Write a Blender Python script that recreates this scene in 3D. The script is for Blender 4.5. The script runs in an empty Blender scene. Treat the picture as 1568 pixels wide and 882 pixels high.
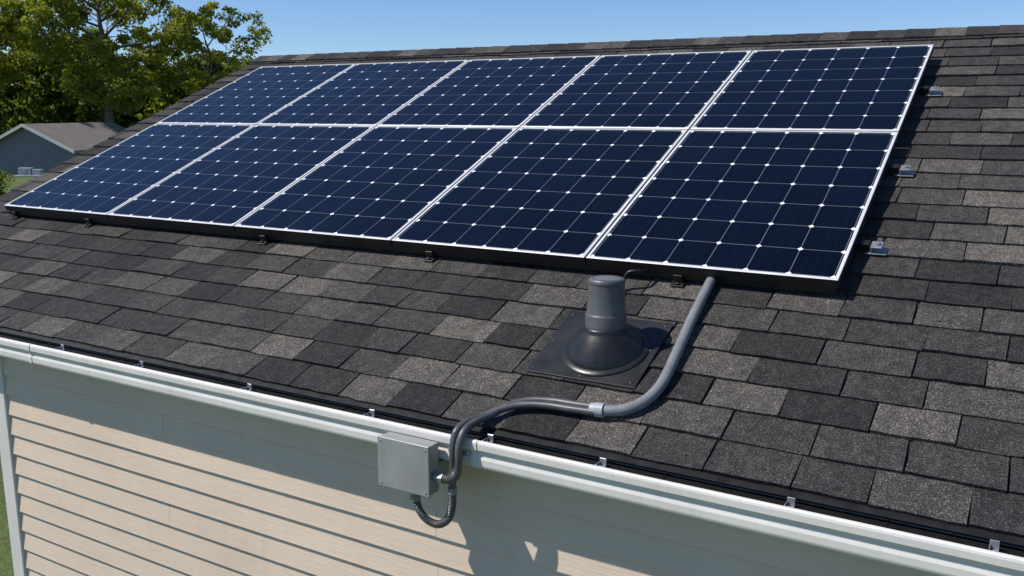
import bpy, math, random
import numpy as np
from mathutils import Vector, Matrix
random.seed(7); np.random.seed(7)
scn=bpy.context.scene
COL=scn.collection
TH=0.3949; C_,S_=math.cos(TH),math.sin(TH)
ROOFN=-0.09
GROUND=-4.0
def R(x,s,n): return (x, s*C_-n*S_, s*S_+n*C_)

# ------------------------------------------------------------ node helpers
def new_mat(name):
    m=bpy.data.materials.new(name); m.use_nodes=True
    nt=m.node_tree; b=nt.nodes['Principled BSDF']
    return m,nt,b
def N(nt,typ,**kw):
    n=nt.nodes.new(typ)
    for k,v in kw.items(): setattr(n,k,v)
    return n
def L(nt,a,b): nt.links.new(a,b)
def math_n(nt,op,a,b=None,c=None,clamp=False):
    n=N(nt,'ShaderNodeMath',operation=op); n.use_clamp=clamp
    for i,v in enumerate((a,b,c)):
        if v is None: continue
        if isinstance(v,(int,float)): n.inputs[i].default_value=v
        else: L(nt,v,n.inputs[i])
    return n.outputs[0]
def mixc(nt,fac,a,b,blend='MIX'):
    n=N(nt,'ShaderNodeMix',data_type='RGBA',blend_type=blend)
    for sock,v in ((n.inputs[0],fac),(n.inputs[6],a),(n.inputs[7],b)):
        if isinstance(v,(int,float)): sock.default_value=v
        elif isinstance(v,tuple): sock.default_value=v if len(v)==4 else v+(1,)
        else: L(nt,v,sock)
    return n.outputs[2]
def ramp(nt,fac,stops,interp='LINEAR'):
    n=N(nt,'ShaderNodeValToRGB'); n.color_ramp.interpolation=interp
    el=n.color_ramp.elements
    while len(el)<len(stops): el.new(0.5)
    for e,(p,c) in zip(el,stops): e.position=p; e.color=c+(1,) if len(c)==3 else c
    L(nt,fac,n.inputs[0]); return n.outputs[0]
def mapped(nt,scale):
    tc=N(nt,'ShaderNodeTexCoord'); mp=N(nt,'ShaderNodeMapping'); mp.inputs['Scale'].default_value=scale
    L(nt,tc.outputs['Object'],mp.inputs[0]); return mp.outputs[0]
def noise(nt,scale,detail=3,rough=0.5,vec=None):
    n=N(nt,'ShaderNodeTexNoise'); n.inputs['Scale'].default_value=scale
    n.inputs['Detail'].default_value=detail; n.inputs['Roughness'].default_value=rough
    if vec is None:
        tc=N(nt,'ShaderNodeTexCoord'); vec=tc.outputs['Object']
    L(nt,vec,n.inputs['Vector']); return n.outputs['Fac']
def bump(nt,b,h,strength,dist):
    n=N(nt,'ShaderNodeBump'); n.inputs['Strength'].default_value=strength; n.inputs['Distance'].default_value=dist
    L(nt,h,n.inputs['Height']); L(nt,n.outputs[0],b.inputs['Normal'])
def simple(name,col,rough=0.5,metal=0.0,var=0.12,vscale=6,bs=0.0,bscale=200,spec=None,dirt=0.0,dirtcol=(0.12,0.10,0.08)):
    m,nt,b=new_mat(name)
    f=noise(nt,vscale,5,0.6)
    f=ramp(nt,f,[(0.3,(0,0,0)),(0.7,(1,1,1))])
    c=mixc(nt,f,tuple(x*(1-var) for x in col),tuple(min(1,x*(1+var)) for x in col))
    if dirt>0:
        d=noise(nt,5,7,0.75,mapped(nt,(4,1,0.6))); d=ramp(nt,d,[(0.5,(0,0,0)),(0.75,(1,1,1))])
        c=mixc(nt,math_n(nt,'MULTIPLY',d,dirt),c,dirtcol)
    L(nt,c,b.inputs['Base Color'])
    r=math_n(nt,'MULTIPLY_ADD',f,0.15,rough-0.07); L(nt,r,b.inputs['Roughness'])
    b.inputs['Metallic'].default_value=metal
    if spec is not None: b.inputs['Specular IOR Level'].default_value=spec
    if bs>0: bump(nt,b,noise(nt,bscale,4,0.6),bs,0.002)
    return m

# ------------------------------------------------------------ materials
def mat_shingle():
    m,nt,b=new_mat('asphalt_shingle')
    geo=N(nt,'ShaderNodeNewGeometry'); rnd=geo.outputs['Random Per Island']
    base=ramp(nt,rnd,[(0.0,(0.027,0.027,0.028)),(0.30,(0.040,0.039,0.040)),(0.62,(0.056,0.054,0.054)),(0.84,(0.078,0.074,0.071)),(1.0,(0.115,0.108,0.099))])
    big=noise(nt,1.6,4,0.6)
    big=ramp(nt,big,[(0.3,(0.82,0.82,0.84)),(0.7,(1.16,1.15,1.12))])
    c=mixc(nt,1.0,base,big,'MULTIPLY')
    blot=noise(nt,26,5,0.75); blot=ramp(nt,blot,[(0.3,(0.60,0.60,0.61)),(0.72,(1.42,1.40,1.36))])
    c=mixc(nt,1.0,c,blot,'MULTIPLY')
    stk=noise(nt,3,5,0.7,mapped(nt,(7,0.9,0.9))); stk=ramp(nt,stk,[(0.35,(0.84,0.84,0.85)),(0.65,(1.10,1.09,1.08))])
    c=mixc(nt,1.0,c,stk,'MULTIPLY')
    g=noise(nt,230,2,0.8)
    gr=ramp(nt,g,[(0.30,(0.12,0.12,0.13)),(0.46,(0.72,0.72,0.72)),(0.56,(1.1,1.1,1.08)),(0.67,(4.2,4.1,3.9))])
    c=mixc(nt,0.95,c,gr,'MULTIPLY')
    L(nt,c,b.inputs['Base Color'])
    b.inputs['Roughness'].default_value=0.9
    b.inputs['Specular IOR Level'].default_value=0.25
    h=math_n(nt,'ADD',g,math_n(nt,'MULTIPLY',noise(nt,60,3,0.6),0.9))
    bump(nt,b,h,1.0,0.004)
    return m
def mat_pv():
    m,nt,b=new_mat('photovoltaic_glass')
    uv=N(nt,'ShaderNodeUVMap'); sep=N(nt,'ShaderNodeSeparateXYZ'); L(nt,uv.outputs[0],sep.inputs[0])
    u,v=sep.outputs[0],sep.outputs[1]
    def dist(x):
        f=math_n(nt,'FRACT',math_n(nt,'ADD',x,0.5)); return math_n(nt,'ABSOLUTE',math_n(nt,'SUBTRACT',f,0.5))
    du,dv=dist(u),dist(v)
    line=math_n(nt,'LESS_THAN',math_n(nt,'MINIMUM',du,dv),0.0085)
    dia=math_n(nt,'LESS_THAN',math_n(nt,'ADD',du,dv),0.072)
    bu=dist(math_n(nt,'ADD',math_n(nt,'MULTIPLY',u,4.0),0.0))
    bus=math_n(nt,'LESS_THAN',bu,0.018)
    wn=N(nt,'ShaderNodeTexWhiteNoise',noise_dimensions='3D')
    cb=N(nt,'ShaderNodeCombineXYZ'); L(nt,math_n(nt,'FLOOR',u),cb.inputs[0]); L(nt,math_n(nt,'FLOOR',v),cb.inputs[1])
    oi=N(nt,'ShaderNodeObjectInfo'); L(nt,oi.outputs['Random'],cb.inputs[2]); L(nt,cb.outputs[0],wn.inputs[0])
    cell=mixc(nt,wn.outputs[0],(0.0005,0.0010,0.0045),(0.0010,0.0021,0.0095))
    cell=mixc(nt,math_n(nt,'MULTIPLY',bus,0.11),cell,(0.05,0.08,0.14))
    c=mixc(nt,math_n(nt,'MULTIPLY',line,0.30),cell,(0.45,0.50,0.58))
    c=mixc(nt,dia,c,(0.85,0.87,0.90))
    dust=noise(nt,3.0,5,0.65); dust=ramp(nt,dust,[(0.45,(0,0,0)),(0.8,(1,1,1))])
    c=mixc(nt,math_n(nt,'MULTIPLY',dust,0.005),c,(0.25,0.25,0.24))
    L(nt,c,b.inputs['Base Color'])
    L(nt,math_n(nt,'MULTIPLY_ADD',dust,0.05,0.03),b.inputs['Roughness'])
    b.inputs['IOR'].default_value=1.37
    return m
def mat_siding():
    m,nt,b=new_mat('vinyl_siding')
    g=noise(nt,6,6,0.65,mapped(nt,(1.2,8,30)))
    geo=N(nt,'ShaderNodeNewGeometry')
    c=mixc(nt,ramp(nt,g,[(0.3,(0,0,0)),(0.7,(1,1,1))]),(0.69,0.550,0.430),(0.77,0.625,0.500))
    c=mixc(nt,math_n(nt,'MULTIPLY',geo.outputs['Random Per Island'],0.4),c,(0.65,0.53,0.43))
    st=noise(nt,1.5,5,0.6); c=mixc(nt,1.0,c,ramp(nt,st,[(0.3,(0.90,0.90,0.90)),(0.7,(1.04,1.04,1.04))]),'MULTIPLY')
    d=noise(nt,4,7,0.75,mapped(nt,(5,1,0.5))); d=ramp(nt,d,[(0.52,(0,0,0)),(0.78,(1,1,1))])
    c=mixc(nt,math_n(nt,'MULTIPLY',d,0.16),c,(0.30,0.25,0.20))
    L(nt,c,b.inputs['Base Color']); b.inputs['Roughness'].default_value=0.6
    b.inputs['Specular IOR Level'].default_value=0.2
    bump(nt,b,g,0.5,0.003)
    return m
def mat_leaf(name,dark,light,trans):
    m,nt,b=new_mat(name)
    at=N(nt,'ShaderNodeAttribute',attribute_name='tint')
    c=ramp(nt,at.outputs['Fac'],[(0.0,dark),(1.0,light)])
    L(nt,c,b.inputs['Base Color']); b.inputs['Roughness'].default_value=0.5; b.inputs['Specular IOR Level'].default_value=0.3
    t=N(nt,'ShaderNodeBsdfTranslucent'); L(nt,mixc(nt,1.0,c,(1.6,1.5,0.6),'MULTIPLY'),t.inputs[0])
    mx=N(nt,'ShaderNodeMixShader'); mx.inputs[0].default_value=trans
    L(nt,b.outputs[0],mx.inputs[1]); L(nt,t.outputs[0],mx.inputs[2])
    L(nt,mx.outputs[0],nt.nodes['Material Output'].inputs[0]); return m
def mat_grass():
    m,nt,b=new_mat('grass')
    n1=noise(nt,0.3,6,0.6); n2=noise(nt,14,5,0.7)
    c=ramp(nt,n1,[(0.3,(0.055,0.095,0.018)),(0.7,(0.10,0.14,0.03))])
    c=mixc(nt,1.0,c,ramp(nt,n2,[(0.3,(0.5,0.5,0.5)),(0.7,(1.45,1.45,1.3))]),'MULTIPLY')
    L(nt,c,b.inputs['Base Color']); b.inputs['Roughness'].default_value=0.9
    bump(nt,b,n2,0.8,0.05); return m

M_SH=mat_shingle(); M_PV=mat_pv(); M_SID=mat_siding()
M_FR=simple('anodized_frame',(0.74,0.75,0.76),0.38,0.2,0.06,10)
M_BLK=simple('black_metal',(0.010,0.010,0.011),0.45,0.0,0.2,20)
M_DECK=simple('roof_underlayment',(0.02,0.02,0.02),0.9)
M_GUT=simple('gutter_white_aluminium',(0.70,0.675,0.645),0.42,0.0,0.05,4,0.05,30,dirt=0.16)
M_TRIM=simple('white_trim',(0.68,0.655,0.62),0.5,0.0,0.04,5,dirt=0.1)
M_GUARD=simple('gutter_interior_black',(0.008,0.008,0.009),0.75,0.0,0.3,30,0.3,120,spec=0.2)
M_CLIP=simple('galvanised_steel',(0.36,0.38,0.40),0.38,0.6,0.15,40)
M_VENT=simple('vent_grey_plastic',(0.105,0.108,0.112),0.42,0.25,0.22,14,0.25,160,dirt=0.25,dirtcol=(0.2,0.19,0.18))
M_VENTCAP=simple('vent_cap_grey',(0.19,0.20,0.21),0.45,0.2,0.15,20,0.2,160)
M_BOOT=simple('vent_boot_rubber',(0.014,0.015,0.016),0.34,0.0,0.25,10,0.15,90,dirt=0.12,dirtcol=(0.08,0.08,0.08))
M_FLASH=simple('vent_flashing_metal',(0.017,0.018,0.019),0.45,0.1,0.25,9,0.15,60,dirt=0.2,dirtcol=(0.06,0.06,0.06))
M_COND=simple('grey_pvc_conduit',(0.205,0.215,0.228),0.40,0.0,0.14,18,0.1,150,dirt=0.2)
M_COUP=simple('light_coupling',(0.36,0.38,0.41),0.4,0.0,0.08,30)
M_FLEX=simple('flexible_conduit',(0.085,0.088,0.093),0.38,0.1,0.22,25,0.1,150)
M_BOX=simple('junction_box_grey',(0.295,0.30,0.30),0.45,0.05,0.10,9,0.1,120,dirt=0.18)
M_NSID=simple('neighbor_siding',(0.17,0.18,0.20),0.7,0,0.1,1.0)
M_NROOF=simple('neighbor_roof',(0.20,0.175,0.155),0.9,0,0.2,2.0)
M_BARK=simple('bark',(0.15,0.12,0.095),0.9,0,0.35,5,0.4,20)
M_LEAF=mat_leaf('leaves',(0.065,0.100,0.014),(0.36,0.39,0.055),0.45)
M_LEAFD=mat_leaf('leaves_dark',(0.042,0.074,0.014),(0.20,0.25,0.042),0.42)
M_GRASS=mat_grass()

# ------------------------------------------------------------ mesh helpers
class MB:
    def __init__(s): s.v=[];s.f=[];s.m=[];s.uv={}
    def add(s,vs,fs,mi=0):
        o=len(s.v); s.v+=[tuple(p) for p in vs]
        for f in fs: s.f.append(tuple(i+o for i in f)); s.m.append(mi)
    def hexa(s,p,mi=0):
        s.add(p,[(3,2,1,0),(4,5,6,7),(0,1,5,4),(1,2,6,5),(2,3,7,6),(3,0,4,7)],mi)
    def box(s,x0,x1,y0,y1,z0,z1,mi=0,T=None):
        p=[(x0,y0,z0),(x1,y0,z0),(x1,y1,z0),(x0,y1,z0),(x0,y0,z1),(x1,y0,z1),(x1,y1,z1),(x0,y1,z1)]
        if T: p=[T(*q) for q in p]
        s.hexa(p,mi)
    def lathe(s,prof,center,axis_mat=None,seg=40,mi=0,T=None):
        o=len(s.v)
        for r,h in prof:
            for k in range(seg):
                a=2*math.pi*k/seg; p=Vector((r*math.cos(a),r*math.sin(a),h))
                if axis_mat is not None: p=axis_mat@p
                p=p+Vector(center)
                s.v.append(tuple(p))
        for i in range(len(prof)-1):
            for k in range(seg):
                k2=(k+1)%seg
                s.f.append((o+i*seg+k,o+i*seg+k2,o+(i+1)*seg+k2,o+(i+1)*seg+k)); s.m.append(mi)
        s.f.append(tuple(o+(len(prof)-1)*seg+k for k in range(seg))); s.m.append(mi)
        s.f.append(tuple(o+k for k in reversed(range(seg)))); s.m.append(mi)
    def tube(s,pts,r,seg=14,res=14,mi=0,rib=0.0,ribstep=0.012,r2=None,cap=True):
        P=[Vector(p) for p in pts]; Q=[P[0]*2-P[1]]+P+[P[-1]*2-P[-2]]
        out=[]
        for i in range(1,len(Q)-2):
            for k in range(res):
                t=k/res; a,b,c,d=Q[i-1],Q[i],Q[i+1],Q[i+2]
                out.append(0.5*((2*b)+(c-a)*t+(2*a-5*b+4*c-d)*t*t+(-a+3*b-3*c+d)*t**3))
        out.append(P[-1])
        if rib>0:
            cum=[0]
            for i in range(1,len(out)): cum.append(cum[-1]+(out[i]-out[i-1]).length)
            n=max(4,int(cum[-1]/(ribstep/4))); o2=[];j=0
            for k in range(n+1):
                d=cum[-1]*k/n
                while j<len(cum)-2 and cum[j+1]<d: j+=1
                t=(d-cum[j])/max(1e-9,cum[j+1]-cum[j]); o2.append(out[j].lerp(out[j+1],min(1,t)))
            out=o2
        o=len(s.v); prev=None
        n=len(out)
        for i,p in enumerate(out):
            tan=(out[min(i+1,n-1)]-out[max(i-1,0)]).normalized()
            if prev is None: nn=tan.orthogonal().normalized()
            else: nn=(prev-tan*prev.dot(tan)).normalized()
            prev=nn; bb=tan.cross(nn)
            rr=r if r2 is None else r+(r2-r)*i/(n-1)
            if rib>0: rr*=1+rib*(1 if (i%4)<2 else -1)
            for k in range(seg):
                a=2*math.pi*k/seg; s.v.append(tuple(p+nn*math.cos(a)*rr+bb*math.sin(a)*rr))
        for i in range(n-1):
            for k in range(seg):
                k2=(k+1)%seg
                s.f.append((o+i*seg+k,o+i*seg+k2,o+(i+1)*seg+k2,o+(i+1)*seg+k)); s.m.append(mi)
        if cap:
            s.f.append(tuple(o+(n-1)*seg+k for k in range(seg))); s.m.append(mi)
            s.f.append(tuple(o+k for k in reversed(range(seg)))); s.m.append(mi)
    def obj(s,name,mats,parent=None,smooth=False,bevel=0,bseg=2,ang=38):
        me=bpy.data.meshes.new(name); me.from_pydata(s.v,[],s.f)
        for m in mats: me.materials.append(m)
        me.polygons.foreach_set('material_index',s.m)
        me.update()
        o=bpy.data.objects.new(name,me); COL.objects.link(o)
        if smooth:
            me.polygons.foreach_set('use_smooth',[True]*len(me.polygons))
            try: me.set_sharp_from_angle(angle=math.radians(ang))
            except Exception: pass
        if bevel:
            b=o.modifiers.new('bevel','BEVEL'); b.width=bevel; b.segments=bseg; b.limit_method='ANGLE'
        if parent: o.parent=parent
        return o
def empty(name):
    e=bpy.data.objects.new(name,None); COL.objects.link(e); e.empty_display_size=0.2; return e

# ------------------------------------------------------------ HOUSE
XL,XR=-5.47,4.2
SE,SR=-0.951,2.89
house=empty('house')
mb=MB(); EXP=0.1415; row=0; s0=SE
rng=random.Random(3)
def tab(mb,x0,x1,s0,s1,n0):
    th=rng.uniform(0.009,0.0165); j=lambda a:rng.uniform(-a,a)
    a=s0+j(0.003); b=s0+j(0.003)
    xs0=j(0.005); xs1=j(0.005)
    nx=5
    top0=[];bot0=[]
    for k in range(nx+1):
        t=k/nx; x=x0+(x1-x0)*t; s=a+(b-a)*t+(j(0.0022) if 0<k<nx else 0)
        h=th+j(0.0012)
        top0.append(R(x,s,n0+h)); bot0.append(R(x,s+0.001,n0+0.001))
    topE=[R(x0+xs0+(x1-x0+xs1-xs0)*k/nx,s1,n0+0.0025) for k in range(nx+1)]
    vs=top0+bot0+topE; n=nx+1; fs=[]
    for k in range(nx):
        fs.append((k,k+1,2*n+k+1,2*n+k))
        fs.append((n+k,n+k+1,k+1,k))
    botE0=R(x0+xs0,s1,n0-0.001); botE1=R(x1+xs1,s1,n0-0.001)
    vs+= [botE0,botE1]
    fs.append((n,0,2*n,3*n)); fs.append((nx,n+nx,3*n+1,2*n+nx))
    mb.add(vs,fs)
while s0<SR-0.03:
    x=XL-0.01+ (0.12 if row%2 else 0.0)+rng.uniform(-0.02,0.02)-0.24
    s1=min(s0+EXP+0.018,SR)
    while x<XR:
        w=rng.choice((0.235,0.24,0.25,0.225,0.26,0.20,0.285))
        x0=max(x,XL); x1=min(x+w-rng.uniform(0.003,0.0065),XR)
        if x1-x0>0.02: tab(mb,x0,x1,s0,s1,ROOFN)
        x+=w
    s0+=EXP; row+=1
mb.obj('front_roof_shingles',[M_SH],house)
ry=R(0,SR,ROOFN)[1]
mb2=MB(); mb2.v=[(x,2*ry-y+0.0,z) for x,y,z in mb.v]; mb2.f=[tuple(reversed(f)) for f in mb.f]; mb2.m=mb.m
mb2.obj('back_roof_shingles',[M_SH],house)
mb=MB(); x=XL-0.01
while x<XR:
    w=0.16; t=rng.uniform(0.004,0.007)
    for sg in (0,1):
        def T(px,ps,pn):
            p=R(px,ps,pn)
            return p if sg==0 else (p[0],2*ry-p[1],p[2])
        s_lo=SR-0.135+rng.uniform(-.003,.003); s_hi=SR+0.006
        p=[T(x,s_lo,ROOFN+0.006),T(x+w+0.02,s_lo,ROOFN+0.004),T(x+w+0.02,s_hi,ROOFN+0.004),T(x,s_hi,ROOFN+0.006),
           T(x,s_lo,ROOFN+0.022+t*0.3),T(x+w+0.02,s_lo,ROOFN+0.019),T(x+w+0.02,s_hi,ROOFN+0.019),T(x,s_hi,ROOFN+0.022+t*0.3)]
        mb.hexa(p)
    x+=w
mb.obj('ridge_cap_shingles',[M_SH],house)
mb=MB()
MIR=lambda a,b,c:(R(a,b,c)[0],2*ry-R(a,b,c)[1],R(a,b,c)[2])
mb.box(XL+0.012,XR-0.01,SE+0.012,SR-0.004,ROOFN-0.05,ROOFN-0.002,0,R)
mb.box(XL+0.012,XR-0.01,SE+0.012,SR-0.004,ROOFN-0.05,ROOFN-0.002,0,MIR)
mb.obj('roof_deck',[M_DECK],house)
mb=MB()
for X0,X1 in ((XL-0.004,XL+0.02),(XR-0.02,XR+0.004)):
    mb.box(X0,X1,SE+0.01,SR-0.002,ROOFN-0.16,ROOFN-0.006,0,R)
    mb.box(X0,X1,SE+0.01,SR-0.002,ROOFN-0.16,ROOFN-0.006,0,MIR)
mb.obj('rake_boards',[M_TRIM],house)
mb=MB()
mb.box(XL,XR,SE-0.024,SE+0.03,ROOFN-0.007,ROOFN+0.0005,0,R)
mb.obj('drip_edge',[M_BLK],house)
EY,EZ=R(0,SE,ROOFN)[1:]
WY=-0.80
mb=MB(); mb.box(XL+0.03,XR-0.03,EY+0.004,WY+0.02,-0.60,EZ-0.012); mb.obj('fascia_board',[M_TRIM],house,bevel=0.003)
by=2*ry-WY
mb=MB(); mb.box(XL+0.03,XR-0.03,WY+0.025,by-0.025,-0.535,-0.515); mb.obj('porch_ceiling',[M_TRIM],house)
prof=[(-0.847,-0.482),(-0.847,-0.549),(-0.928,-0.549),(-0.9370,-0.5475),(-0.9425,-0.5430),(-0.9440,-0.5370),(-0.9440,-0.5180),(-0.9425,-0.5135),(-0.9405,-0.5080),(-0.9400,-0.5010),(-0.9415,-0.4945),(-0.9445,-0.4895),(-0.9490,-0.4865),(-0.9505,-0.4840),(-0.9505,-0.4660),(-0.9485,-0.4595),(-0.9440,-0.4560),(-0.9370,-0.4555),(-0.9340,-0.4620)]
def extr(mb,prof,x0,x1,mi=0):
    n=len(prof); vs=[(x0,y,z) for y,z in prof]+[(x1,y,z) for y,z in prof]
    fs=[(i,i+1,n+i+1,n+i) for i in range(n-1)]
    mb.add(vs,fs,mi)
mb=MB(); segs=[XL-0.02,-3.3,-0.93,1.9,XR+0.02]
for a,b in zip(segs[:-1],segs[1:]): extr(mb,prof,a+0.0005,b-0.0005)
for xx in (-0.905,1.9,-3.3):
    p2=[(y-0.0025 if y<-0.86 else y,z-(0.002 if z<-0.54 else 0)+(0.0015 if z>-0.47 else 0)) for y,z in prof[1:]]
    extr(mb,p2,xx-0.012,xx+0.012)
for xx in (XL-0.02,XR+0.02):
    mb.add([(xx,y,z) for y,z in prof[:-1]],[tuple(range(len(prof)-1))])
g=mb.obj('gutter',[M_GUT],house,smooth=False)
sd=g.modifiers.new('thick','SOLIDIFY'); sd.thickness=0.0015; sd.offset=1
mb=MB(); mb.box(XL,XR,-0.9325,EY-0.001,-0.486,-0.476); 
x=XL+0.3
while x<XR:
    mb.box(x,x+0.004,-0.932,EY-0.002,-0.4765,-0.4735); x+=0.61
mb.obj('gutter_guard',[M_GUARD],house)
hangs=[-5.2,-4.5,-3.75,-3.14,-2.60,-1.97,-1.37,-0.88,-0.48,0.08,0.57,1.2,1.9,2.6,3.4]
mb=MB()
for hx in hangs:
    w=0.011
    mb.box(hx-w,hx+w,-0.928,-0.883,-0.4755,-0.4725)
    mb.box(hx-w,hx+w,-0.887,-0.8835,-0.4725,-0.4500)
    mb.box(hx-w,hx-w+0.003,-0.921,-0.8875,-0.4725,-0.4600)
    mb.lathe([(0.0045,0),(0.0045,0.004),(0.003,0.006)],(hx,-0.906,-0.4725),seg=10)
mb.obj('gutter_hangers',[M_CLIP],house,bevel=0.0008,bseg=1)
CRS=0.1035
WX0,WX1=-3.86,3.4
def siding(name,x0,x1,y,face,ztop,zbot,swap=False):
    mb=MB(); z=ztop; r=random.Random(11); i=0
    while z>zbot:
        zb=max(z-CRS,zbot)
        xs=[x0]
        x=x0+r.uniform(0.9,3.4)
        if name=='front_siding':
            x=[-1.155,0.9,-1.155,0.9][i%4] if i%2==0 else [-2.6,0.35][(i//2)%2]
            if i%4==2: x=-1.158
        while x<x1-0.5:
            xs.append(x); x+=3.6
        xs.append(x1)
        for a,b in zip(xs[:-1],xs[1:]):
            a2=a+0.0008; b2=b-0.0008; f=face
            j=r.uniform(-0.0010,0.0010)
            p=[(a2,y,z),(a2,y+f*0.0025,z-0.0005),(a2,y+f*0.0125,zb+0.010),(a2,y+f*0.0135,zb+0.003+j),(a2,y+f*0.011,zb+j),(a2,y,zb+j)]
            q=[(b2,)+t[1:] for t in p]
            if swap: p=[(t[1],t[0],t[2]) for t in p]; q=[(t[1],t[0],t[2]) for t in q]
            mb.add(p+q,[(0,1,7,6),(1,2,8,7),(2,3,9,8),(3,4,10,9),(4,5,11,10),(0,5,4,3,2,1),(6,7,8,9,10,11)])
        z-=CRS; i+=1
    return mb.obj(name,[M_SID],house)
siding('front_siding',-3.765,WX1-0.1,WY,-1,-0.60+0.0,GROUND+0.2)
def siding_side(name,y0,y1,x,face,ztop,zbot):
    mb=MB(); z=ztop
    while z>zbot:
        zb=max(z-CRS,zbot); f=face
        p=[(x,y0,z),(x+f*0.0025,y0,z-0.0005),(x+f*0.0125,y0,zb+0.010),(x+f*0.0135,y0,zb+0.003),(x+f*0.011,y0,zb),(x,y0,zb)]
        q=[(t[0],y1,t[2]) for t in p]
        mb.add(p+q,[(0,1,7,6),(1,2,8,7),(2,3,9,8),(3,4,10,9),(4,5,11,10),(0,5,4,3,2,1),(6,7,8,9,10,11)])
        z-=CRS
    mb.obj(name,[M_SID],house)
siding_side('side_siding',WY+0.09,by-0.09,WX0+0.013,-1,-0.6,GROUND+0.2)
siding_side('side_siding_right',WY+0.09,by-0.09,WX1-0.013,1,-0.6,GROUND+0.2)
mb=MB(); 
mb.box(WX0+0.014,WX1-0.014,WY+0.002,by-0.014,GROUND,-0.536)
zr=R(0,SR,ROOFN-0.06)[2]
for gx in (WX0+0.014,WX1-0.03):
    vs=[(gx,WY,-0.535),(gx,by,-0.535),(gx,ry,zr),(gx+0.016,WY,-0.535),(gx+0.016,by,-0.535),(gx+0.016,ry,zr)]
    mb.add(vs,[(0,2,1),(3,4,5),(0,1,4,3),(1,2,5,4),(2,0,3,5)])
mb.obj('walls',[M_SID],house)
mb=MB()
for cx in (WX0,WX1-0.095):
    mb.box(cx,cx+0.095,WY-0.022,WY+0.088,GROUND+0.15,-0.602)
    mb.box(cx,cx+0.095,by-0.088,by+0.01,GROUND+0.15,-0.602)
mb.obj('corner_boards',[M_TRIM],house,bevel=0.004)
mb=MB()
for py in (WY-0.02,by-0.08):
    mb.box(XL+0.05,XL+0.15,py,py+0.1,GROUND,-0.6005)
mb.obj('porch_posts',[M_TRIM],house,bevel=0.004)
mb=MB(); mb.box(WX0-0.02,WX1+0.02,WY-0.03,by+0.02,GROUND-0.1,GROUND+0.19); mb.obj('foundation',[simple('concrete',(0.3,0.29,0.28),0.9,0,0.15,6,0.3,60)],house)

# ------------------------------------------------------------ SOLAR PANELS
PX=[0,.9802,1.9655,2.9815,3.9989,5.0]; PS=[0,1.2728,2.4157]
for j in range(2):
    for i in range(5):
        x1=-PX[i]-(0.004 if i else 0); x0=-PX[i+1]+(0.004 if i<4 else 0)
        s0=PS[j]+(0.005 if j else 0); s1=PS[j+1]-(0.005 if j==0 else 0)
        mb=MB(); w=0.0125; D=0.036
        o=[(x0,s0),(x1,s0),(x1,s1),(x0,s1)]; inn=[(x0+w,s0+w),(x1-w,s0+w),(x1-w,s1-w),(x0+w,s1-w)]
        e=0.0018; oo=[(x0+e,s0+e),(x1-e,s0+e),(x1-e,s1-e),(x0+e,s1-e)]
        vs=[R(a,b,-0.0015) for a,b in o]+[R(a,b,0) for a,b in oo]+[R(a,b,0) for a,b in inn]+[R(a,b,-0.003) for a,b in inn]+[R(a,b,-D) for a,b in o]
        mb.v+=vs
        for k in range(4):
            k2=(k+1)%4
            for a,b,mi in ((0,4,0),(4,8,0),(8,12,0)):
                mb.f.append((a+k,a+k2,b+k2,b+k)); mb.m.append(mi)
            mb.f.append((16+k,16+k2,0+k2,0+k)); mb.m.append(1)
        mb.f.append((19,18,17,16)); mb.m.append(1)
        mb.f.append((12,13,14,15)); mb.m.append(2)
        ob=mb.obj('solar_panel',[M_FR,M_BLK,M_PV])
        me=ob.data; uvl=me.uv_layers.new(name='UVMap')
        pf=me.polygons[len(mb.f)-1]
        cx=0.045; uvs=[(-cx,-cx),(6+cx,-cx),(6+cx,7+cx),(-cx,7+cx)]
        for li,uvv in zip(pf.loop_indices,uvs): uvl.data[li].uv=uvv
rack=empty('mounting_rack')
RS=(0.34,1.0,1.90)
mb=MB()
for s in RS: mb.box(-5.05,0.045,s-0.016,s+0.016,ROOFN+0.018,-0.038,0,R)
mb.obj('rails',[M_BLK],rack,bevel=0.002)
mb=MB()
for s in RS:
    for x in (0.060,-1.2,-2.4,-3.6,-4.8):
        mb.box(x-0.030,x+0.045,s-0.026,s+0.026,ROOFN+0.013,ROOFN+0.018,0,R)
        mb.box(x-0.010,x+0.030,s-0.024,s+0.024,-0.052,-0.0455,0,R)
        mb.box(x-0.010,x-0.004,s-0.024,s+0.024,ROOFN+0.018,-0.0522,0,R)
        mb.box(x+0.008,x+0.020,s-0.007,s+0.007,-0.0455,-0.037,0,R)
mb.obj('roof_feet',[M_CLIP],rack,bevel=0.0012,bseg=1)
mb=MB()
for x in (-4.93,-4.2,-2.79,-1.76,-0.59):
    mb.box(x-0.026,x+0.026,-0.032,0.05,ROOFN+0.012,ROOFN+0.018,0,R)
    mb.box(x-0.018,x+0.018,-0.008,0.004,ROOFN+0.018,-0.040,0,R)
    mb.box(x-0.008,x+0.008,-0.028,-0.014,ROOFN+0.018,ROOFN+0.026,0,R)
mb.obj('edge_brackets',[M_BLK],rack,bevel=0.002)
mb=MB(); mb.box(-4.99,-0.01,0.006,0.012,-0.064,-0.0365,0,R)
mb.box(-4.99,-0.01,0.012,0.05,-0.064,-0.060,0,R)
mb.obj('front_skirt',[M_BLK],rack)

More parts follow.
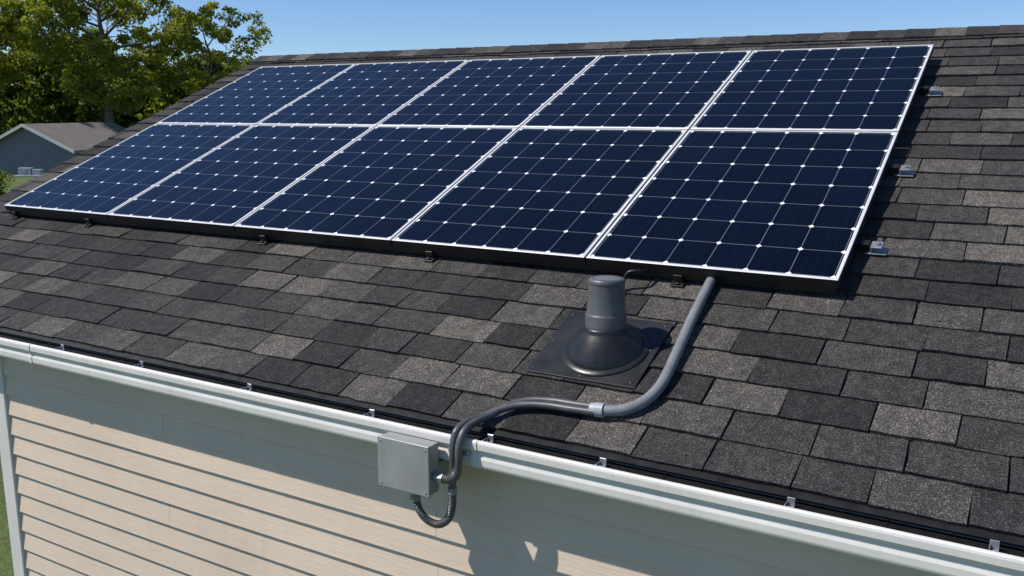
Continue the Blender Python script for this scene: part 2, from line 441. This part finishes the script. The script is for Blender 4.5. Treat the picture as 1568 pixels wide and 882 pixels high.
# ------------------------------------------------------------ VENT
vent=empty('roof_vent_pipe')
vx,vs_=-0.695,-0.475
fn=ROOFN+0.0155
mb=MB(); mb.box(-0.925,-0.512,-0.655,-0.275,fn,fn+0.003,0,R); mb.obj('flashing',[M_FLASH],vent,bevel=0.001)
mb=MB()
rotN=Matrix.Rotation(TH,3,'X')
for a,b in ((-0.905,-0.635),(-0.72,-0.642),(-0.535,-0.635),(-0.905,-0.47),(-0.535,-0.45),(-0.905,-0.3),(-0.535,-0.3)):
    mb.lathe([(0.0045,0),(0.0045,0.002),(0.003,0.0035)],R(a,b,fn+0.003),rotN,seg=10)
mb.obj('nails',[M_VENT],vent)
mb=MB(); seg=56
base=Vector(R(vx,vs_,fn+0.003))
rings=[]
def ringR(r,n): return [Vector(R(vx+r*math.cos(2*math.pi*k/seg),vs_+r*math.sin(2*math.pi*k/seg),fn+0.003+n)) for k in range(seg)]
def ringW(r,h): return [base+Vector((r*math.cos(2*math.pi*k/seg),r*math.sin(2*math.pi*k/seg),h)) for k in range(seg)]
for a in ((0.158,-0.001),(0.158,0.004),(0.154,0.008),(0.140,0.011),(0.1375,0.014),(0.1365,0.020)): rings.append(ringR(*a))
A=ringR(0.1365,0.020); B=ringW(0.083,0.072)
for t in (0.15,0.3,0.45,0.6,0.75,0.9,1.0):
    bul=0.007*math.sin(math.pi*t)
    rings.append([a.lerp(b,t)+Vector((0,0,bul)) for a,b in zip(A,B)])
for a in ((0.0825,0.080),(0.079,0.0835),(0.074,0.084),(0.060,0.084)): rings.append(ringW(*a))
for rg in rings: mb.v+=[tuple(p) for p in rg]
for i in range(len(rings)-1):
    for k in range(seg):
        k2=(k+1)%seg; mb.f.append((i*seg+k,i*seg+k2,(i+1)*seg+k2,(i+1)*seg+k)); mb.m.append(0)
mb.obj('boot',[M_BOOT],vent,smooth=True)
mb=MB()
mb.lathe([(0.0735,0.05),(0.0735,0.126),(0.0725,0.130),(0.0705,0.132),(0.0690,0.136),(0.0630,0.238),(0.0650,0.240),(0.0650,0.247),(0.0630,0.253),(0.058,0.2565),(0.050,0.2575),(0.046,0.2555)],base,seg=56)
mb.obj('pipe',[M_VENT],vent,smooth=True)
mb=MB(); mb.lathe([(0.0455,0.250),(0.0455,0.2555),(0.03,0.2575),(0.012,0.258)],base,seg=40)
mb.obj('cap',[M_VENTCAP],vent,smooth=True)

# ------------------------------------------------------------ CONDUIT
cond=empty('electrical_conduit')
mb=MB()
h=-0.056
pts=[R(-0.47,0.14,h),R(-0.463,0.0,h),R(-0.452,-0.22,h),R(-0.437,-0.42,h),R(-0.425,-0.58,h),R(-0.428,-0.665,h),R(-0.450,-0.735,h),R(-0.495,-0.785,h),R(-0.56,-0.805,h)]
mb.tube(pts,0.0185,seg=20,res=14)
mb.obj('rigid_conduit',[M_COND],cond,smooth=True)
mb=MB()
mb.tube([R(-0.555,-0.8045,h),R(-0.585,-0.807,h)],0.0240,seg=20,res=4)
mb.tube([R(-0.58,-0.8065,h),R(-0.60,-0.807,h)],0.0212,seg=20,res=4)
mb.obj('coupling',[M_COUP],cond,smooth=True)
r_=0.0125
mb=MB()
A_=[R(-0.58,-0.796,h),R(-0.66,-0.800,h),R(-0.74,-0.803,h),R(-0.82,-0.820,h),R(-0.880,-0.862,h),R(-0.915,-0.925,-0.056),(-0.932,-0.905,-0.414),(-0.938,-0.955,-0.430),(-0.940,-0.980,-0.470),(-0.940,-0.984,-0.520),(-0.946,-0.985,-0.560),(-0.970,-0.986,-0.585),(-1.000,-0.986,-0.590)]
mb.tube(A_,r_,seg=16,res=12,rib=0.0)
B_=[R(-0.58,-0.820,h),R(-0.66,-0.825,h),R(-0.75,-0.829,h),R(-0.835,-0.848,h),R(-0.895,-0.888,h),R(-0.935,-0.935,-0.056),(-0.958,-0.905,-0.416),(-0.965,-0.955,-0.431),(-0.967,-0.972,-0.467),(-0.968,-0.974,-0.520),(-0.972,-0.972,-0.60),(-0.975,-0.970,-0.64)]
mb.tube(B_,r_,seg=16,res=12)
mb.obj('conduit_pair',[M_FLEX],cond,smooth=True)
mb=MB()
mb.tube([(-0.975,-0.970,-0.635),(-0.978,-0.970,-0.69),(-0.992,-0.972,-0.735),(-1.030,-0.976,-0.762),(-1.075,-0.980,-0.752),(-1.105,-0.984,-0.715),(-1.113,-0.986,-0.665)],0.0130,seg=16,rib=0.07,ribstep=0.008)
mb.tube([(-0.944,-0.985,-0.552),(-0.955,-0.9855,-0.575),(-0.975,-0.986,-0.588),(-1.002,-0.986,-0.590)],0.0150,seg=16,rib=0.07,ribstep=0.008)
mb.obj('flexible_ends',[M_FLEX],cond,smooth=False)
mb=MB()
mb.tube([(-0.996,-0.986,-0.590),(-1.014,-0.986,-0.590)],0.0195,seg=6,res=3)
mb.tube([(-1.012,-0.986,-0.590),(-1.0335,-0.986,-0.590)],0.0165,seg=20,res=3)
mb.tube([(-1.113,-0.986,-0.690),(-1.113,-0.986,-0.672)],0.0185,seg=6,res=3)
mb.tube([(-1.113,-0.986,-0.673),(-1.113,-0.986,-0.652)],0.0155,seg=20,res=3)
mb.tube([(-0.975,-0.970,-0.622),(-0.9755,-0.970,-0.645)],0.0155,seg=16,res=3)
mb.obj('fittings',[M_COND],cond,bevel=0.001)
mb=MB()
mb.box(-0.992,-0.916,-0.966,-0.9535,-0.505,-0.490)
mb.obj('strap',[M_CLIP],cond,bevel=0.001)
cab=MB()
cab.tube([R(-0.70,0.10,-0.05),R(-0.715,0.0,-0.035),R(-0.735,-0.045,-0.012),R(-0.765,-0.06,-0.012),R(-0.785,-0.075,-0.04),R(-0.785,-0.105,-0.068),R(-0.76,-0.20,-0.069),R(-0.72,-0.33,-0.066)],0.0075,seg=10)
cab.obj('black_cable',[M_BLK],None,smooth=True)

# ------------------------------------------------------------ JUNCTION BOX
jb=empty('junction_box')
BX0,BX1,BY0,BY1,BZ0,BZ1=-1.243,-1.033,-1.018,-0.956,-0.655,-0.480
mb=MB(); mb.box(BX0+0.003,BX1-0.003,BY0+0.012,BY1,BZ0+0.003,BZ1-0.003); mb.obj('body',[M_BOX],jb,bevel=0.004,bseg=3)
mb=MB(); mb.box(BX0,BX1,BY0,BY0+0.011,BZ0,BZ1); mb.obj('lid',[M_BOX],jb,bevel=0.0035,bseg=3)
mb=MB()
mb.box(-1.20,-1.08,BY1+0.0005,WY-0.013,-0.640,-0.585); 
mb.obj('mounting_bracket',[M_BOX],jb,bevel=0.002)
mb=MB(); rx=Matrix.Rotation(math.radians(90),3,'Y'); ryy=Matrix.Rotation(math.radians(90),3,'X')
for y,z in ((-0.970,-0.502),(-0.970,-0.636),(-0.997,-0.520),(-0.997,-0.64)):
    mb.lathe([(0.0045,0),(0.0045,0.002),(0.003,0.0032)],(BX1-0.0032,y,z),rx,seg=12)
for x in (BX0+0.014,BX1-0.014):
    for z in (BZ0+0.014,BZ1-0.014):
        mb.lathe([(0.0035,0),(0.0035,0.0012),(0.0025,0.002)],(x,BY0+0.0002,z),ryy,seg=12)
mb.obj('screws',[M_CLIP],jb)

# ------------------------------------------------------------ GROUND
mb=MB(); mb.add([(-1500,-1500,GROUND),(1500,-1500,GROUND),(1500,1500,GROUND),(-1500,1500,GROUND)],[(0,1,2,3)]); mb.obj('grass',[M_GRASS])

# ------------------------------------------------------------ NEIGHBOUR
nh=empty('neighboring_house')
yaw=0.5318
def place(e,x,y,z,rot): e.location=(x,y,z); e.rotation_euler=(0,0,rot)
mb=MB(); W2=3.45; D=11; E=1.75; A=3.45
mb.add([(-W2,0,0),(W2,0,0),(W2,0,E),(0,0,A),(-W2,0,E),(-W2,D,0),(W2,D,0),(W2,D,E),(0,D,A),(-W2,D,E)],[(0,1,2,3,4),(9,8,7,6,5),(1,6,7,2),(5,0,4,9)])
mb.obj('walls',[M_NSID],nh)
sl=(A-E)/W2
mb=MB()
for sg in (-1,1):
    x1=sg*(W2+0.35); z1=E-0.35*sl
    p=[(0,-0.4,A+0.02),(x1,-0.4,z1+0.02),(x1,D+0.4,z1+0.02),(0,D+0.4,A+0.02),(0,-0.4,A+0.18),(x1,-0.4,z1+0.18),(x1,D+0.4,z1+0.18),(0,D+0.4,A+0.18)]
    mb.hexa(p if sg>0 else [p[i] for i in (1,0,3,2,5,4,7,6)])
mb.obj('roof',[M_NROOF],nh)
mb=MB()
for sg in (-1,1):
    x1=sg*(W2+0.37); z1=E-0.37*sl
    p=[(0,-0.46,A-0.02),(x1,-0.46,z1-0.02),(x1,-0.402,z1-0.02),(0,-0.402,A-0.02),(0,-0.46,A+0.20),(x1,-0.46,z1+0.20),(x1,-0.402,z1+0.20),(0,-0.402,A+0.20)]
    mb.hexa(p if sg>0 else [p[i] for i in (1,0,3,2,5,4,7,6)])
mb.obj('trim',[M_TRIM],nh)
place(nh,-63.0,35.9,GROUND,yaw-0.12)
ac=empty('air_conditioner')
mb=MB(); mb.box(-0.8,0.1,0,0.5,0.1,0.62); mb.box(0.2,0.8,0,0.5,0.1,0.5); mb.box(-1.0,1.0,-0.2,0.7,0,0.098)
mb.obj('cabinets',[M_COUP],ac,bevel=0.03)
mb=MB(); 
mb.lathe([(0.2,0),(0.2,0.02),(0.06,0.03)],(-0.35,-0.001,0.36),Matrix.Rotation(math.radians(90),3,'X'),seg=24)
mb.obj('fan_grille',[M_CLIP],ac)
place(ac,-61.0,34.6,GROUND,yaw)

# ------------------------------------------------------------ FOLIAGE
def leaves_mesh(name,centers,sig,per,size,mat,parent=None,rs=None,flat=0.8):
    rs=rs or np.random.RandomState(1)
    C=np.repeat(np.array(centers),per,axis=0); n=len(C)
    ctint=np.repeat(rs.rand(len(centers)),per)
    off=rs.normal(0,1,(n,3)); off/= (1e-6+np.linalg.norm(off,axis=1,keepdims=True)); off*= (rs.rand(n,1)**0.5)
    sg=np.repeat(np.array(sig) if hasattr(sig,'__len__') else np.full(len(centers),sig),per)[:,None]
    P=C+off*sg*np.array([1.1,1.1,flat])
    a=rs.normal(0,1,(n,3)); a/=np.linalg.norm(a,axis=1,keepdims=True)
    b=rs.normal(0,1,(n,3)); b-=a*(a*b).sum(1,keepdims=True); b/=np.linalg.norm(b,axis=1,keepdims=True)
    s=(size*(0.5+rs.rand(n,1)))*0.5
    V=np.stack([P-a*s,P+b*s*0.6,P+a*s,P-b*s*0.6],axis=1).reshape(-1,3)
    me=bpy.data.meshes.new(name)
    me.vertices.add(4*n); me.vertices.foreach_set('co',V.ravel())
    me.loops.add(4*n); me.loops.foreach_set('vertex_index',np.arange(4*n,dtype=np.int32))
    me.polygons.add(n); me.polygons.foreach_set('loop_start',np.arange(0,4*n,4,dtype=np.int32))
    me.update(calc_edges=True)
    at=me.attributes.new('tint','FLOAT','FACE')
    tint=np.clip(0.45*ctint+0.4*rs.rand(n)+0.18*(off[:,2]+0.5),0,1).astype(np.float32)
    at.data.foreach_set('value',tint)
    me.materials.append(mat)
    o=bpy.data.objects.new(name,me); COL.objects.link(o)
    if parent: o.parent=parent
    return o
def tree(name,base,H,Rad,zc,seed,nl=14,per=46,size=0.34,sig=0.95,mat=None,sparse=1.0):
    r=random.Random(seed); e=empty(name); e.location=base
    mb=MB(); cent=[];sg=[]
    top=Vector((r.uniform(-.5,.5),r.uniform(-.5,.5),H*0.88)); tr=H*0.019
    tp=[Vector((0,0,-0.2)),Vector((r.uniform(-.15,.15),0,H*0.2)),Vector((r.uniform(-.4,.4),r.uniform(-.4,.4),H*0.45)),Vector((r.uniform(-.6,.6),r.uniform(-.5,.5),H*0.68)),top]
    mb.tube(tp,tr*1.3,r2=tr*0.15,seg=8,res=5)
    def onT(t):
        f=t*(len(tp)-1); i=min(int(f),len(tp)-2); return tp[i].lerp(tp[i+1],f-i)
    for k in range(nl):
        t=0.30+0.62*k/(nl-1); st=onT(t); az=k*2.4+r.uniform(-.4,.4)
        hh=(st.z/H); prof=math.sin(math.pi*min(1,max(0.05,(hh-zc*0.75)/(1.08-zc*0.75))))**0.6
        ln=Rad*prof*r.uniform(0.75,1.12)
        el=r.uniform(0.35,0.75)+0.4*hh
        d=Vector((math.cos(az),math.sin(az),0))
        end=st+d*ln+Vector((0,0,ln*math.tan(el)*0.55))
        if end.z>H: end.z=H-r.uniform(0,0.8)
        mid=st.lerp(end,0.5)+Vector((r.uniform(-.4,.4),r.uniform(-.4,.4),-0.08*ln))
        lr=tr*0.55*(1-t*0.5)
        mb.tube([st,mid,end],lr,r2=lr*0.2,seg=6,res=4,cap=False)
        nsub=6
        for q in range(nsub):
            tt=0.32+0.68*q/(nsub-1); p0=(st.lerp(mid,tt*2) if tt<0.5 else mid.lerp(end,tt*2-1))
            a2=az+r.choice((-1,1))*r.uniform(0.5,1.6); l2=ln*r.uniform(0.22,0.48)
            p1=p0+Vector((math.cos(a2)*l2,math.sin(a2)*l2,r.uniform(-0.12,0.7)*l2))
            mb.tube([p0,p0.lerp(p1,0.5)+Vector((0,0,0.1*l2)),p1],lr*0.35,r2=lr*0.1,seg=5,res=3,cap=False)
            for w in (0.55,1.0):
                if r.random()<sparse:
                    c=p0.lerp(p1,w)+Vector((r.gauss(0,.3),r.gauss(0,.3),r.gauss(0,.3)))
                    cent.append(tuple(c)); sg.append(sig*r.uniform(0.55,1.25))
        cent.append(tuple(end)); sg.append(sig*r.uniform(0.6,1.0))
    mb.obj('trunk_and_limbs',[M_BARK],e,smooth=True)
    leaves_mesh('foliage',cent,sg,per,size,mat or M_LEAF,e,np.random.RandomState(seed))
    return e
G=GROUND
tree('deciduous_tree',(-70.4,48.0,G),18.5,8.6,0.32,5,nl=25,per=135,size=0.30,sig=0.92)
tree('deciduous_tree',(-80.5,42.0,G),18.0,7.0,0.25,9,nl=20,per=135,size=0.32,sig=0.98)
tree('deciduous_tree',(-65.6,54.9,G),13.0,4.4,0.35,21,nl=15,per=75,size=0.27,sig=0.6,sparse=0.85)
rs=np.random.RandomState(4); cs=[];sg=[]
fx,fy=-0.507,0.862; rx_,ry_=0.862,0.507
for k in range(1100):
    lat=rs.uniform(-90,-27.5); Z=rs.uniform(98,112)
    topz=9.4+1.6*math.sin(lat*0.35)+1.0*math.sin(lat*0.9+1)+ (2.2 if lat<-48 else 0) - max(0,(lat+36)*0.25)
    z=topz*(rs.rand()**0.9)
    cs.append((0.59+fx*Z+rx_*lat,-3.25+fy*Z+ry_*lat,G+z+0.5)); sg.append(rs.uniform(0.8,1.7))
for k in range(260):
    lat=rs.uniform(-90,-27.5); Z=rs.uniform(112,116)
    cs.append((0.59+fx*Z+rx_*lat,-3.25+fy*Z+ry_*lat,G+rs.uniform(2.5,6.5))); sg.append(rs.uniform(1.3,2.0))
leaves_mesh('distant_trees',cs,sg,140,0.5,M_LEAFD,None,rs)
cs=[];sg=[]
for k in range(60):
    cs.append((-36.0+rs.uniform(-1.6,0.75),17.6+rs.uniform(-1.2,0.5),G+rs.uniform(0.3,2.25)))
    sg.append(rs.uniform(0.3,0.5))
leaves_mesh('hedge',cs,sg,260,0.11,M_LEAFD,None,rs)

# ------------------------------------------------------------ LIGHT / SKY
to_sun=Vector((-1.45,-1.0,2.15)).normalized()
sd=bpy.data.lights.new('sun','SUN'); sd.energy=5.0; sd.angle=math.radians(0.5); sd.color=(1.0,0.945,0.86)
so=bpy.data.objects.new('sun',sd); COL.objects.link(so); so.rotation_euler=to_sun.to_track_quat('Z','Y').to_euler()
w=bpy.data.worlds.new('World'); scn.world=w; w.use_nodes=True; nt=w.node_tree
bg=nt.nodes['Background']; sky=nt.nodes.new('ShaderNodeTexSky'); sky.sky_type='NISHITA'; sky.sun_disc=False
sky.sun_elevation=math.asin(to_sun.z); sky.sun_rotation=math.atan2(to_sun.x,to_sun.y)
sky.altitude=1200; sky.air_density=0.92; sky.dust_density=0.03; sky.ozone_density=2.7
tint=mixc(nt,1.0,sky.outputs[0],(0.88,1.02,1.23),'MULTIPLY')
nt.links.new(tint,bg.inputs[0]); bg.inputs[1].default_value=0.10

# ------------------------------------------------------------ CAMERA
cd=bpy.data.cameras.new('camera'); cam=bpy.data.objects.new('camera',cd); COL.objects.link(cam)
cd.sensor_width=36; cd.lens=1383.9/1568*36; cd.clip_start=0.05; cd.clip_end=4000
cam.location=(0.5912,-3.2496,0.5812); cam.rotation_euler=(math.pi/2-0.1941,0,0.5318)
scn.camera=cam
scn.view_settings.view_transform='Standard'; scn.view_settings.look='None'; scn.view_settings.exposure=0; scn.view_settings.gamma=1
